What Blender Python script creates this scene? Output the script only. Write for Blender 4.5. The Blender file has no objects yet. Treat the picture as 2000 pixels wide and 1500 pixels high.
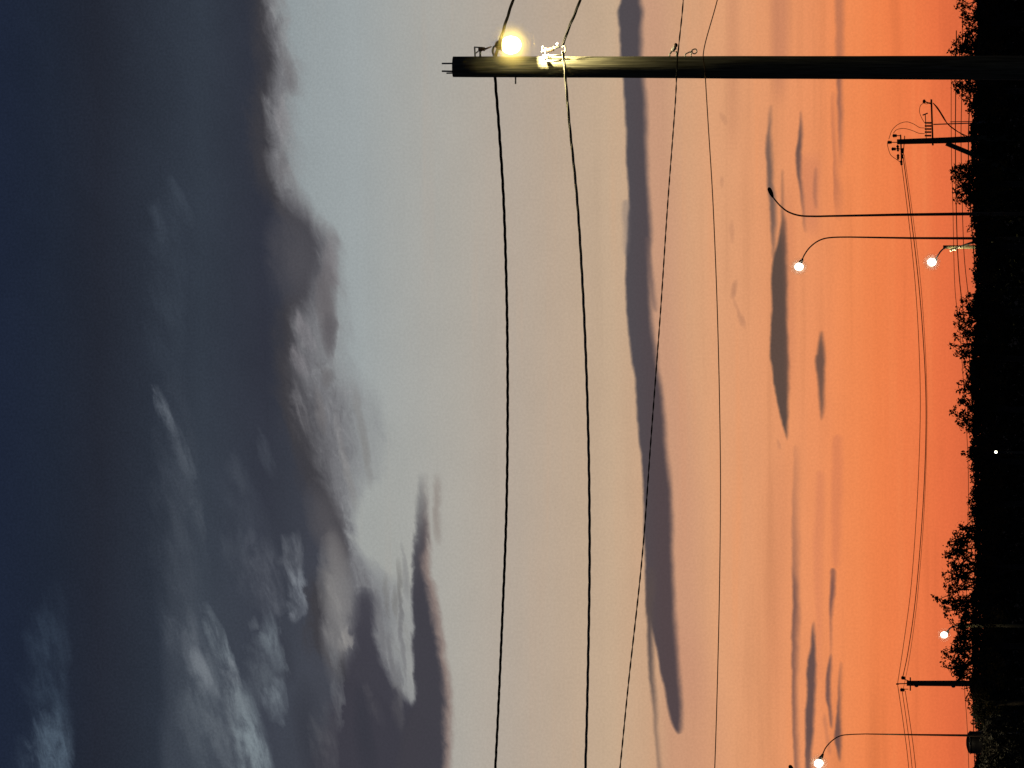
import bpy, math, random
from mathutils import Vector
random.seed(7)
S = bpy.context.scene
COL = S.collection
F = 10000.0                 # focal length in photograph pixels
HZ = 2050.0                 # photo column at eye level
EYE = Vector((0, 0, 1.6))
PITCH = math.atan((HZ - 1000.0) / F)
cP, sP = math.cos(PITCH), math.sin(PITCH)
FW, DN, RT = Vector((0, cP, sP)), Vector((0, sP, -cP)), Vector((1, 0, 0))

def at(px, py, Y):
    """world point on the vertical plane y = Y seen at photo position (px, py)"""
    d = FW * F + DN * (px - 1000.0) + RT * (750.0 - py)
    return EYE + d * (Y / d.y)

def ground_at(py, Y):
    p = at(HZ, py, Y); p.z = 0.0
    return p

# ------------------------------------------------------------------ render / camera
S.render.engine = 'CYCLES'
S.cycles.use_denoising = True
S.cycles.denoiser = 'OPENIMAGEDENOISE'
S.cycles.denoising_input_passes = 'RGB_ALBEDO_NORMAL'
S.cycles.denoising_prefilter = 'ACCURATE'
S.cycles.sample_clamp_direct = 40.0
S.cycles.sample_clamp_indirect = 10.0
S.cycles.max_bounces = 6; S.cycles.volume_bounces = 1; S.cycles.transparent_max_bounces = 8
S.view_settings.view_transform = 'Standard'
S.view_settings.look = 'None'
S.view_settings.exposure = 0
S.view_settings.gamma = 1
cam = bpy.data.cameras.new('camera')
co = bpy.data.objects.new('camera', cam); COL.objects.link(co)
cam.sensor_fit = 'HORIZONTAL'; cam.sensor_width = 36; cam.lens = 36 * F / 2000.0
cam.clip_start = 0.5; cam.clip_end = 30000
from mathutils import Matrix
m3 = Matrix((DN, RT, -FW)).transposed()      # the photo was taken with the phone turned on its side
co.matrix_world = Matrix.Translation(EYE) @ m3.to_4x4()
S.camera = co

# ------------------------------------------------------------------ colour helpers
def lin1(c):
    c /= 255.0
    return c / 12.92 if c <= 0.04045 else ((c + 0.055) / 1.055) ** 2.4
def enc(rgb):
    return tuple(lin1(c) ** (1 / 2.2) for c in rgb) + (1.0,)

# ------------------------------------------------------------------ world: dusk sky in azimuth / elevation
W = bpy.data.worlds.new('World'); S.world = W; W.use_nodes = True
NT = W.node_tree; NT.nodes.clear()
def nd(t): return NT.nodes.new(t)
class V:
    def __init__(s, sock): s.s = sock
    def __add__(a, b): return mt('ADD', a, b)
    __radd__ = __add__
    def __sub__(a, b): return mt('SUBTRACT', a, b)
    def __rsub__(a, b): return mt('SUBTRACT', b, a)
    def __mul__(a, b): return mt('MULTIPLY', a, b)
    __rmul__ = __mul__
    def __truediv__(a, b): return mt('DIVIDE', a, b)
    def __rtruediv__(a, b): return mt('DIVIDE', b, a)
def plug(sock, v):
    if isinstance(v, V): NT.links.new(v.s, sock)
    else: sock.default_value = v
def mt(op, a, b=0.0, c=None, clamp=False):
    n = nd('ShaderNodeMath'); n.operation = op; n.use_clamp = clamp
    plug(n.inputs[0], a); plug(n.inputs[1], b)
    if c is not None: plug(n.inputs[2], c)
    return V(n.outputs[0])
def ss(x, e0, e1):
    n = nd('ShaderNodeMapRange'); n.interpolation_type = 'SMOOTHSTEP'
    plug(n.inputs[0], x); plug(n.inputs[1], e0); plug(n.inputs[2], e1)
    n.inputs[3].default_value = 0; n.inputs[4].default_value = 1
    return V(n.outputs[0])
def curve(t, pts, smooth=True):
    """function of t through pts"""
    t0, t1 = pts[0][0], pts[-1][0]
    lo = min(p[1] for p in pts); hi = max(p[1] for p in pts)
    if hi - lo < 1e-6: hi = lo + 1e-3
    u = mt('DIVIDE', t - t0, t1 - t0, clamp=True)
    n = nd('ShaderNodeFloatCurve'); cm = n.mapping; c = cm.curves[0]
    q = [((p[0] - t0) / (t1 - t0), (p[1] - lo) / (hi - lo)) for p in pts]
    while len(c.points) < len(q): c.points.new(0.5, 0.5)
    for i, p in enumerate(q):
        c.points[i].location = p
        c.points[i].handle_type = 'AUTO_CLAMPED' if smooth else 'VECTOR'
    cm.update()
    plug(n.inputs['Value'], u)
    return V(n.outputs[0]) * (hi - lo) + lo
def vec(x, y):
    n = nd('ShaderNodeCombineXYZ'); plug(n.inputs[0], x); plug(n.inputs[1], y)
    return V(n.outputs[0])
def noise(x, y, detail=4.0, rough=0.55, dist=0.0, off=0.0):
    n = nd('ShaderNodeTexNoise'); n.noise_dimensions = '2D'; n.normalize = True
    plug(n.inputs['Vector'], vec(x + off, y + off * 1.7))
    n.inputs['Scale'].default_value = 1.0; n.inputs['Detail'].default_value = detail
    n.inputs['Roughness'].default_value = rough; n.inputs['Distortion'].default_value = dist
    return V(n.outputs[0]) - 0.5
def mix(f, a, b):
    n = nd('ShaderNodeMix'); n.data_type = 'RGBA'; n.clamp_factor = True
    plug(n.inputs[0], f)
    for k, v in ((6, a), (7, b)):
        if isinstance(v, V): NT.links.new(v.s, n.inputs[k])
        else: n.inputs[k].default_value = v if len(v) == 4 else enc(v)
    return V(n.outputs[2])
def ramp(t, stops, t0, t1):
    n = nd('ShaderNodeValToRGB'); cr = n.color_ramp; cr.interpolation = 'LINEAR'
    plug(n.inputs[0], mt('DIVIDE', t - t0, t1 - t0, clamp=True))
    cr.elements[0].position = (stops[0][0] - t0) / (t1 - t0); cr.elements[0].color = enc(stops[0][1])
    cr.elements[1].position = (stops[-1][0] - t0) / (t1 - t0); cr.elements[1].color = enc(stops[-1][1])
    for x, c in stops[1:-1]:
        e = cr.elements.new((x - t0) / (t1 - t0)); e.color = enc(c)
    return V(n.outputs[0])
def scale_col(c, k):
    n = nd('ShaderNodeVectorMath'); n.operation = 'SCALE'
    NT.links.new(c.s, n.inputs[0]); plug(n.inputs['Scale'], k)
    return V(n.outputs[0])

tc = nd('ShaderNodeTexCoord')
nrm = nd('ShaderNodeVectorMath'); nrm.operation = 'NORMALIZE'; NT.links.new(tc.outputs['Generated'], nrm.inputs[0])
sp = nd('ShaderNodeSeparateXYZ'); NT.links.new(nrm.outputs[0], sp.inputs[0])
dx, dy, dz = (V(o) for o in sp.outputs)
EL = mt('ARCSINE', dz) * F           # elevation, 1e-4 rad
AZ = mt('ARCTAN2', dx, dy) * F       # azimuth from the camera's heading, 1e-4 rad
X = HZ - EL                          # counted downwards from the sky
Y = 750.0 - AZ                       # counted leftwards along the horizon

# clear dusk gradient behind the clouds
base = ramp(X, [(400, (128, 138, 144)), (560, (146, 155, 158)), (700, (158, 165, 166)), (800, (166, 167, 163)),
                (900, (174, 169, 160)), (1000, (180, 167, 153)), (1100, (188, 167, 146)), (1200, (198, 170, 142)),
                (1300, (206, 162, 128)), (1400, (222, 161, 119)), (1500, (228, 153, 107)), (1600, (236, 146, 96)),
                (1660, (239, 139, 85)), (1720, (239, 130, 76)), (1800, (237, 121, 71)), (1850, (231, 112, 67)),
                (1900, (219, 103, 63)), (1960, (190, 92, 62)), (2040, (120, 64, 52)), (2100, (16, 16, 16))], 300, 2150)
base = mix(ss(Y, 700.0, 1050.0) * ss(X, 860.0, 760.0) * 0.5, base, (163, 163, 157))
# long thin veils lying along the horizon
vn = noise(X / 34.0, Y / 1100.0, 3.0, 0.55, 0.0, 3.1)
vn2 = noise(X / 110.0, Y / 900.0, 3.0, 0.5, 0.0, 11.0)
vw = curve(X, [(900, 0.12), (1250, 0.35), (1450, 0.8), (1700, 1.0), (1950, 0.6)])
base = mix(mt('MULTIPLY', ss(vn * 0.8 + vn2 * 0.6, 0.0, 0.32), vw) * 0.42, base, scale_col(base, 0.84))
base = mix(mt('MULTIPLY', ss(vn * -0.8 + vn2 * -0.5, 0.02, 0.34), vw) * 0.3, base, (248, 150, 92))
mot = noise(X / 70.0, Y / 110.0, 6.0, 0.6, 0.0, 5.0)
base = mix(ss(mot, -0.25, 0.3) * 0.12, base, scale_col(base, 0.88))

# gentle wobble so no cloud edge is ruled
wob1 = noise(X / 26.0, Y / 40.0, 4.0, 0.6, 0.0, 21.0)
wob2 = noise(X / 60.0, Y / 160.0, 2.0, 0.5, 0.0, 33.0)
Xs = X + wob1 * 6.0 + wob2 * 7.0
Ys = Y + noise(X / 40.0, Y / 60.0, 2.0, 0.5, 0.0, 44.0) * 30.0

def streak(pts, sl=4.0, sr=6.0, alpha=None, x=None, ends=(1, 1)):
    x = x or Xs
    veil = sr >= 8 and x is X
    if sr < 8: sl, sr = sl * 1.25, sr * 1.3
    p = list(pts)
    if ends[0]:
        a = p[0]; c = (a[1] + a[2]) / 2; p.insert(0, (a[0] - 14, c + sl, c - sr))
    if ends[1]:
        a = p[-1]; c = (a[1] + a[2]) / 2; p.append((a[0] + 14, c + sl, c - sr))
    l = curve(Y, [(q[0], q[1]) for q in p]); r = curve(Y, [(q[0], q[2]) for q in p])
    m = ss(x - l, -sl, sl) * ss(r - x, -sr, sr)
    if alpha is not None and not isinstance(alpha, list) and veil:   # wide veils thin out slowly
        y0, y1 = pts[0][0], pts[-1][0]; L = y1 - y0
        alpha = [(y0, 0.0 if ends[0] else alpha), (y0 + L * .35, alpha), (y1 - L * .35, alpha), (y1, 0.0 if ends[1] else alpha)]
    if alpha is not None:
        m = m * (curve(Y, alpha) if isinstance(alpha, list) else alpha)
    return m

# ---- the long dark bar and the small lens clouds below it
A = [(-300, 1226, 1260), (0, 1219, 1256), (25, 1212, 1260), (60, 1216, 1258), (100, 1216, 1258), (150, 1222, 1262), (200, 1226, 1265),
     (300, 1228, 1268), (400, 1232, 1273), (450, 1230, 1276), (500, 1228, 1273), (600, 1229, 1275), (700, 1236, 1284),
     (750, 1245, 1292), (800, 1248, 1300), (850, 1252, 1304), (900, 1257, 1308), (1000, 1262, 1316), (1100, 1265, 1317),
     (1150, 1266, 1319), (1200, 1272, 1322), (1250, 1284, 1326), (1300, 1294, 1330), (1350, 1303, 1333), (1400, 1313, 1336), (1425, 1324, 1335)]
pink = streak([(q[0], q[1] + 10, q[2] + 52) for q in A], 10, 34, [(-300, .4), (600, .45), (1150, .45), (1430, .0)], X, (0, 1))
col = mix(pink, base, (196, 141, 116))
col = mix(streak([(1180, 1300, 1345), (1300, 1300, 1380), (1400, 1300, 1400), (1700, 1310, 1420)], 25, 45, 0.35, X, (1, 0)), col, (192, 135, 110))
col = mix(streak(A, 3.5, 7, 0.95, None, (0, 1)), col, mix(ss(X - 1230.0, 0.0, 80.0), (74, 70, 76), (76, 65, 69)))
col = mix(streak([(1120, 1266, 1284), (1200, 1268, 1280), (1300, 1272, 1281), (1360, 1277, 1285), (1420, 1282, 1289), (1500, 1290, 1298), (1600, 1300, 1310)],
                 3.5, 6, [(1120, .5), (1200, .95), (1330, .85), (1400, .6), (1500, .45), (1600, .3)], None, (1, 0)), col, (88, 76, 74))
col = mix(streak([(470, 1264, 1274), (520, 1268, 1279), (560, 1274, 1283), (600, 1280, 1286)], 4, 5, 0.6), col, (104, 86, 84))
col = mix(streak([(400, 1219, 1234), (440, 1221, 1234), (490, 1223, 1232)], 5, 5, 0.45), col, (128, 116, 112))
lensC = (86, 70, 64)
col = mix(streak([(-200, 1508, 1546), (60, 1512, 1544), (150, 1514, 1540), (220, 1518, 1534)], 10, 12, 0.42, X, (0, 1)), col, (182, 118, 92))
col = mix(streak([(-200, 1424, 1448), (200, 1426, 1446), (330, 1430, 1440)], 10, 12, 0.22, X, (0, 1)), col, (170, 112, 86))
col = mix(streak([(215, 1508, 1511), (260, 1504, 1511), (300, 1500, 1512), (350, 1502, 1514), (400, 1506, 1518), (450, 1509, 1519), (500, 1513, 1518)],
                 3.5, 5, [(215, .5), (280, .8), (400, .85), (470, .6), (500, .4)]), col, (104, 84, 78))
col = mix(streak([(340, 1531, 1533), (410, 1530, 1534), (440, 1528, 1539), (470, 1524, 1540), (500, 1517, 1541), (530, 1513, 1541), (600, 1511, 1541), (650, 1508, 1541),
                  (685, 1507, 1541), (720, 1511, 1542), (760, 1515, 1542), (800, 1523, 1542), (830, 1532, 1541), (852, 1538, 1540)],
                 3, 4.5, [(340, .5), (430, .75), (500, .95), (860, .95)]), col, lensC)
col = mix(streak([(330, 1524, 1560), (420, 1530, 1556), (600, 1538, 1556), (800, 1540, 1552)], 8, 10, 0.22, X), col, (180, 110, 84))
col = mix(streak([(225, 1566, 1569), (270, 1562, 1570), (300, 1558, 1569), (330, 1560, 1569), (360, 1565, 1571), (400, 1570, 1574), (445, 1573, 1576)],
                 3, 4, [(225, .5), (290, .9), (360, .85), (400, .7), (445, .4)]), col, (100, 76, 72))
col = mix(streak([(335, 1595, 1599), (365, 1593, 1600), (400, 1596, 1600)], 4, 4, 0.55), col, (124, 88, 76))
col = mix(streak([(290, 1566, 1606), (400, 1572, 1602), (470, 1580, 1600)], 8, 10, 0.35, X), col, (190, 116, 90))
col = mix(streak([(-200, 1634, 1654), (100, 1635, 1650), (160, 1639, 1647), (220, 1640, 1648), (270, 1641, 1647), (320, 1642, 1646)],
                 4, 6, [(-200, .35), (110, .4), (160, .8), (240, .7), (320, .2)], None, (0, 1)), col, (124, 84, 76))
col = mix(streak([(190, 1627, 1631), (270, 1628, 1632), (320, 1631, 1636), (420, 1636, 1648)], 3, 10, [(190, .3), (300, .55), (420, .15)]), col, (150, 92, 74))
col = mix(streak([(655, 1604, 1610), (690, 1599, 1613), (706, 1595, 1613), (740, 1600, 1612), (780, 1602, 1612), (812, 1605, 1610)],
                 4, 4.5, [(655, .7), (700, .9), (760, .85), (815, .6)]), col, (100, 76, 68))
col = mix(streak([(880, 1553, 1562), (1000, 1551, 1562), (1100, 1550, 1562), (1160, 1552, 1563), (1250, 1551, 1561), (1350, 1552, 1560), (1500, 1555, 1561), (1700, 1560, 1566)],
                 3, 7, [(880, .15), (1000, .35), (1110, .5), (1170, .85), (1260, .8), (1400, .85), (1700, .7)], None, (1, 0)), col, (112, 80, 74))
col = mix(streak([(1222, 1590, 1593), (1270, 1585, 1595), (1310, 1581, 1597), (1350, 1581, 1596), (1400, 1577, 1594), (1440, 1577, 1591), (1480, 1576, 1588), (1560, 1578, 1584)],
                 3, 4, [(1222, .7), (1280, .92), (1420, .92), (1480, .8), (1560, .6)]), col, (92, 72, 72))
col = mix(streak([(1120, 1624, 1635), (1150, 1624, 1634), (1180, 1623, 1630), (1215, 1624, 1628), (1270, 1625, 1628)],
                 3, 4, [(1120, .65), (1160, .85), (1215, .6), (1270, .3)]), col, (112, 78, 74))
col = mix(streak([(1285, 1624, 1628), (1320, 1618, 1627), (1350, 1617, 1627), (1380, 1621, 1627), (1412, 1625, 1629)],
                 3, 4, 0.85), col, (104, 76, 74))
col = mix(streak([(1400, 1612, 1616), (1430, 1617, 1621), (1465, 1622, 1626)], 4, 4, 0.4), col, (140, 92, 78))
col = mix(streak([(1300, 1645, 1648), (1380, 1641, 1648), (1410, 1637, 1648), (1440, 1635, 1648), (1460, 1638, 1647), (1478, 1642, 1646)],
                 3, 4, [(1300, .4), (1380, .75), (1440, .9), (1478, .7)]), col, (104, 76, 72))
col = mix(streak([(930, 1598, 1612), (1060, 1594, 1610), (1200, 1597, 1607), (1320, 1600, 1606)], 6, 8, 0.25), col, (190, 112, 86))
col = mix(streak([(860, 1630, 1648), (1000, 1628, 1646), (1100, 1630, 1640)], 5, 8, 0.3), col, (186, 108, 82))
col = mix(streak([(850, 1516, 1545), (960, 1500, 1545), (1150, 1500, 1535), (1400, 1510, 1530)], 14, 14, 0.22, X), col, (196, 124, 88))

def blob(x, y, ln, wd, slope=0.0, p=1.6, xx=None, yy=None, lit=False):
    """soft lengthwise patch; slope = sideways drift per unit length"""
    h = math.hypot(1, slope); ux, uy = slope / h, 1 / h
    ax = (xx or Xs) - x; ay = (yy or Ys) - y
    a = (ax * ux + ay * uy) / ln; b = (ax * uy - ay * ux) / wd
    if lit: b = mt('MAXIMUM', b * 1.7, b * -0.75)      # crisp towards the afterglow, soft behind
    r = mt('SUBTRACT', 1.0, a * a + b * b, clamp=True)
    return mt('POWER', r, p)

for (x, y, ln, wd, sl, am) in ((1437, 562, 20, 7, -.2, .38), (1441, 595, 22, 5, .3, .2), (1451, 622, 22, 7, .3, .32), (1417, 228, 18, 7, .3, .22),
                               (1412, 352, 16, 5, 0, .22), (1433, 452, 26, 7, 0, .22), (1524, 868, 12, 5, .3, .25)):
    col = mix(blob(x, y, ln, wd, sl, 1.0) * am, col, (150, 105, 84))

# ---- the heavy cloud deck overhead
wa = noise(X / 150.0, Y / 260.0 - X / 500.0, 5.0, 0.55, 0.3, 51.0)
wb = noise(X / 42.0 - Y / 120.0, Y / 80.0, 5.0, 0.6, 0.4, 61.0)
wc = noise(X / 26.0 - Y / 95.0, Y / 120.0, 5.0, 0.6, 0.2, 71.0)
Xw = X + wa * 22.0 + wb * 24.0
Yw = Y + wa * 50.0 + wb * 34.0
Xf0 = X + wa * 40.0 + wb * 40.0
Xe = X + wa * 14.0 + wb * 13.0
xd = curve(Y, [(-900, 470), (-300, 480), (0, 520), (100, 532), (150, 528), (200, 522), (300, 526), (350, 534), (400, 560), (450, 600), (500, 610), (560, 604), (600, 578), (650, 566),
               (700, 566), (750, 568), (800, 580), (850, 594), (900, 608), (950, 624), (1000, 655), (1060, 672), (1100, 664), (1150, 640), (1200, 630),
               (1250, 634), (1300, 660), (1340, 690), (1420, 800), (1500, 850), (1700, 880), (2400, 900)])
xe = curve(Y, [(-900, 540), (-300, 545), (0, 560), (100, 578), (150, 592), (200, 580), (300, 582), (350, 586), (400, 612), (450, 648), (480, 660), (520, 664), (650, 668),
               (700, 672), (750, 694), (800, 722), (850, 728), (900, 724), (960, 708), (1000, 694), (1060, 698), (1100, 722), (1130, 760), (1160, 790), (1200, 806),
               (1300, 812), (1360, 816), (1400, 850), (1500, 872), (1700, 895), (2400, 920)])
wid = mt('MAXIMUM', xe - xd, 22.0)
s = (Xe - xd) / wid
s = s + wb * mt('MINIMUM', 34.0 / wid, 0.9) + wc * 0.3
deck = ramp(X, [(-1500, (20, 26, 40)), (-200, (25, 33, 51)), (0, (28, 36, 54)), (110, (31, 38, 52)), (200, (35, 39, 50)), (300, (42, 48, 59)), (400, (50, 57, 68)),
                (460, (48, 53, 64)), (520, (47, 50, 61)), (570, (51, 54, 64)), (640, (59, 60, 69)), (720, (61, 60, 69)), (900, (59, 58, 67))], -1600, 1000)
shelf = ss(X + wa * 30.0, 312.0, 345.0) * curve(Y, [(700, 0.0), (900, 0.3), (1100, 0.55), (1250, 0.85), (1700, 0.9)])
deck = mix(shelf * 0.34, deck, (84, 90, 99))
deck = mix(ss(wa + wb * 0.5, -0.28, 0.3) * 0.35, deck, scale_col(deck, 1.14))
nd_ = 34.0 / wid                       # about this many 1e-4 rad in units of the margin's width
fr = mix(ss(s, nd_ * -1.3, nd_ * 0.1), deck, (62, 61, 66))
fr = mix(ss(s, nd_ * -0.25, mt('MAXIMUM', nd_ * 0.8, 0.45)), fr, (113, 113, 117))
fr = mix(ss(s, 0.35, 0.95), fr, (135, 137, 139))
wr_ = noise(X / 15.0 - Y / 85.0, Y / 34.0, 5.0, 0.65, 0.5, 131.0)
fr = mix(ss(wr_ + wb * 0.4, 0.0, 0.26) * ss(s, -0.1, 0.5) * 0.42, fr, (92, 90, 94))
fr = mix(ss(wr_ * -1.0 + wc * 0.3, 0.02, 0.26) * ss(s, -0.1, 0.6) * 0.40, fr, (152, 152, 154))
s = s + wr_ * 0.35
cl = mix(ss(s, 0.62, 1.4), fr, col)
cl = mix(blob(586, 500, 150, 66, 0.08, 1.7, Xf0, Yw) * 0.95, cl, (78, 77, 83))
# ragged darker shreds in the lit margin
for (x, y, ln, wd, sl, am, c) in (
        (648, 500, 75, 19, 0.0, .6, (118, 113, 116)), (643, 600, 105, 24, 0.06, .85, (101, 97, 100)), (648, 650, 45, 20, 0.0, .7, (90, 87, 91)), (643, 735, 22, 18, 0.0, .65, (103, 100, 102)),
        (628, 800, 60, 13, .2, .5, (122, 118, 118)), (712, 840, 95, 10, .2, .55, (130, 129, 128)), (684, 930, 75, 10, .22, .5, (134, 132, 131)),
        (722, 905, 60, 9, .12, .45, (132, 131, 129)), (668, 850, 60, 9, .2, .35, (132, 129, 130)), (697, 770, 45, 10, .2, .3, (138, 137, 137)), (575, 140, 60, 14, .2, .5, (110, 107, 110)), (562, 330, 45, 12, -.1, .4, (108, 105, 108)),
        (640, 1020, 90, 40, .3, .8, (84, 82, 86)), (660, 1080, 60, 26, .2, .6, (100, 96, 98)),
        (662, 1165, 135, 36, .1, .85, (129, 127, 127)), (655, 1260, 90, 26, .05, .5, (112, 111, 114)), (782, 1190, 40, 7, .1, .45, (112, 110, 108)),
        (763, 1170, 50, 7, .1, .4, (116, 114, 112)), (791, 1165, 70, 7, .08, .5, (108, 106, 104))):
    cl = mix(blob(x, y, ln, wd, sl, 0.9, Xw, Yw) * am, cl, c)
lump = streak([(1158, 702, 726), (1185, 696, 735), (1240, 694, 739), (1280, 690, 748), (1320, 680, 767), (1350, 668, 787), (1380, 655, 808), (1420, 640, 845), (1500, 620, 870), (1900, 600, 890)],
              17, 11, [(1158, .6), (1200, .9), (1300, .95), (1900, .95)], X + wb * 30.0 + wc * 18.0 + wr_ * 10.0, (1, 0))
cl = mix(lump, cl, (61, 60, 69))
for (x, y, ln, wd, sl, am) in ((752, 1235, 75, 8, .1, .5), (772, 1300, 60, 8, .15, .55), (797, 1255, 90, 6, .05, .5), (742, 1195, 40, 8, .1, .35), (788, 1345, 50, 9, .1, .5), (800, 1130, 60, 7, .1, .35)):
    cl = mix(blob(x, y, ln, wd, sl, 0.8, Xw, Yw) * am, cl, (104, 103, 107))
for (x, y, ln, wd, sl, am) in ((610, 1440, 120, 34, .1, .6), (560, 1290, 70, 26, .2, .35), (720, 1440, 110, 26, .1, .5), (850, 1420, 120, 18, .02, .4)):
    cl = mix(blob(x, y, ln, wd, sl, 1.2, Xw, Yw) * am, cl, (52, 54, 63))
# paler shreds and folds where the deck thins out
wf = noise(X / 17.0 - Y / 60.0, Y / 50.0, 5.0, 0.65, 0.6, 91.0)
Xf = X + wa * 30.0 + wb * 46.0 + wf * 16.0
Yf_ = Y + wa * 70.0 + wb * 70.0
tex = ss(wc + wb * 0.5 + wf * 0.35, -0.24, 0.22)
folds = ((328, 795, 48, 13, .42, .75, (104, 111, 120)), (362, 875, 80, 14, .35, .45, (98, 105, 114)), (392, 1000, 50, 14, .2, .3, (96, 102, 110)),
         (320, 430, 45, 16, .2, .2, (84, 94, 106)), (366, 395, 45, 16, .5, .26, (84, 94, 106)), (345, 560, 200, 45, .0, .16, (84, 96, 108)),
         (370, 1040, 300, 50, .05, .25, (88, 94, 103)), (412, 1318, 62, 15, .45, .95, (136, 142, 149)), (440, 1255, 85, 18, .42, .85, (116, 125, 132)),
         (464, 1318, 30, 17, .3, .7, (136, 142, 148)), (395, 1275, 110, 36, .35, .55, (98, 104, 112)), (455, 1410, 150, 70, .25, .6, (104, 111, 118)),
         (504, 1430, 110, 26, .28, .8, (126, 137, 143)), (520, 1520, 110, 40, .1, .85, (128, 139, 145)), (478, 1370, 50, 22, .3, .5, (120, 128, 134)),
         (585, 1090, 60, 24, .15, .55, (124, 128, 134)), (592, 1160, 50, 24, .0, .75, (134, 140, 147)), (586, 1195, 26, 16, -.2, .5, (138, 143, 150)),
         (530, 1110, 60, 34, .1, .4, (104, 108, 116)), (540, 1175, 36, 26, .2, .5, (112, 116, 124)), (508, 1150, 40, 26, .2, .3, (104, 108, 116)),
         (545, 1255, 75, 17, .28, .75, (116, 125, 132)), (530, 1330, 80, 34, .1, .5, (104, 112, 119)), (556, 1378, 50, 24, .05, .75, (122, 131, 138)),
         (505, 1225, 20, 10, .3, .45, (108, 114, 121)), (476, 1080, 60, 26, .2, .2, (96, 102, 110)),
         (664, 1215, 80, 18, .12, .5, (148, 146, 144)), (680, 1252, 30, 14, -.1, .7, (152, 149, 146)), (668, 1340, 90, 13, .02, .6, (112, 114, 118)),
         (650, 1455, 90, 24, .1, .38, (108, 109, 112)), (742, 1385, 40, 12, .3, .3, (96, 94, 98)), (790, 1395, 50, 14, .1, .35, (98, 96, 98)),
         (126, 1470, 90, 40, .1, .75, (92, 107, 121)), (122, 1350, 200, 50, .03, .35, (72, 88, 104)), (130, 1600, 200, 60, .1, .5, (80, 95, 110)),
         (528, 885, 40, 14, .3, .3, (92, 99, 108)), (500, 1010, 90, 40, .3, .16, (92, 99, 108)), (476, 930, 50, 18, .3, .2, (88, 94, 103)),
         (592, 700, 34, 14, .4, .5, (134, 130, 134)), (606, 650, 36, 13, .4, .55, (140, 136, 140)), (596, 800, 60, 14, .3, .4, (146, 144, 147)), (570, 240, 50, 16, .1, .4, (146, 142, 145)))
for (x, y, ln, wd, sl, am, c) in folds:
    cl = mix(blob(x, y, ln * 1.1, wd * 1.2, sl, 1.0, Xf, Yf_, True) * (tex * 0.85 + 0.3) * am, cl, c)
# lower shelf reaching in from the left
T1 = [(930, 824, 832), (960, 820, 835), (1000, 818, 837), (1050, 817, 838), (1100, 812, 839), (1150, 810, 850), (1200, 811, 858), (1250, 813, 866), (1300, 815, 874), (1350, 816, 880), (1400, 800, 884), (1500, 780, 885), (1900, 770, 895)]
Xt = X + wb * 18.0 + wr_ * 9.0
cl = mix(streak([(q[0], q[1] + 8, q[2] + 4) for q in T1], 8, 9, [(915, 0), (1000, .3), (1090, .75), (1900, .75)], Xt, (1, 0)), cl, (126, 106, 101))
cl = mix(streak([(q[0], q[1], q[2] - 9 if q[0] > 1050 else q[2]) for q in T1], 6, 9, [(915, 0), (960, .28), (1000, .45), (1100, .85), (1200, .96), (1900, .96)], Xt, (1, 0)), cl, (62, 61, 69))
cl = mix(streak([(930, 853, 860), (980, 853, 862), (1060, 856, 864)], 6, 7, [(920, 0), (975, .6), (1030, .55), (1075, 0)], Xt), cl, (128, 116, 110))
# fine cloud grain
gr = noise(X / 4.6, Y / 5.2, 2.0, 0.7, 0.0, 81.0)
cl = scale_col(cl, gr * curve(X, [(300, 0.24), (560, 0.14), (900, 0.09), (1900, 0.10)]) + 1.0)

# away from the afterglow the dusk sky is dull blue-grey
away = ss(mt('ABSOLUTE', AZ), 2500.0, 9000.0)
cl = mix(away, cl, ramp(X, [(-9000, (20, 25, 38)), (0, (24, 31, 46)), (1500, (46, 50, 62)), (2050, (60, 56, 60)), (2100, (16, 16, 16))], -10000, 2200))
cl = mix(ss(X, 2055.0, 2090.0), cl, (10, 10, 10))
gm = nd('ShaderNodeGamma'); gm.inputs['Gamma'].default_value = 2.2; NT.links.new(cl.s, gm.inputs['Color'])
bg = nd('ShaderNodeBackground'); NT.links.new(gm.outputs[0], bg.inputs['Color']); bg.inputs['Strength'].default_value = 1.0
wo = nd('ShaderNodeOutputWorld'); NT.links.new(bg.outputs[0], wo.inputs['Surface'])
W.cycles.sampling_method = 'MANUAL'; W.cycles.sample_map_resolution = 512

# ------------------------------------------------------------------ materials
def mat(name, rgb, rough=0.8, metal=0.0, var=0.3, scale=8.0, spec=0.3, stretch=(1, 1, 1)):
    m = bpy.data.materials.new(name); m.use_nodes = True
    t = m.node_tree; b = t.nodes['Principled BSDF']
    tcn = t.nodes.new('ShaderNodeTexCoord'); mp = t.nodes.new('ShaderNodeMapping'); mp.inputs['Scale'].default_value = stretch
    n = t.nodes.new('ShaderNodeTexNoise'); n.inputs['Scale'].default_value = scale; n.inputs['Detail'].default_value = 6
    t.links.new(tcn.outputs['Object'], mp.inputs[0]); t.links.new(mp.outputs[0], n.inputs['Vector'])
    r = t.nodes.new('ShaderNodeValToRGB')
    r.color_ramp.elements[0].position = 0.3; r.color_ramp.elements[1].position = 0.7
    r.color_ramp.elements[0].color = tuple(c * (1 - var) for c in rgb) + (1,)
    r.color_ramp.elements[1].color = tuple(min(1, c * (1 + var)) for c in rgb) + (1,)
    t.links.new(n.outputs[0], r.inputs[0]); t.links.new(r.outputs[0], b.inputs['Base Color'])
    b.inputs['Roughness'].default_value = rough; b.inputs['Metallic'].default_value = metal
    b.inputs['Specular IOR Level'].default_value = spec
    bp = t.nodes.new('ShaderNodeBump'); bp.inputs['Strength'].default_value = 0.35; bp.inputs['Distance'].default_value = 0.01
    t.links.new(n.outputs[0], bp.inputs['Height']); t.links.new(bp.outputs[0], b.inputs['Normal'])
    return m
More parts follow.
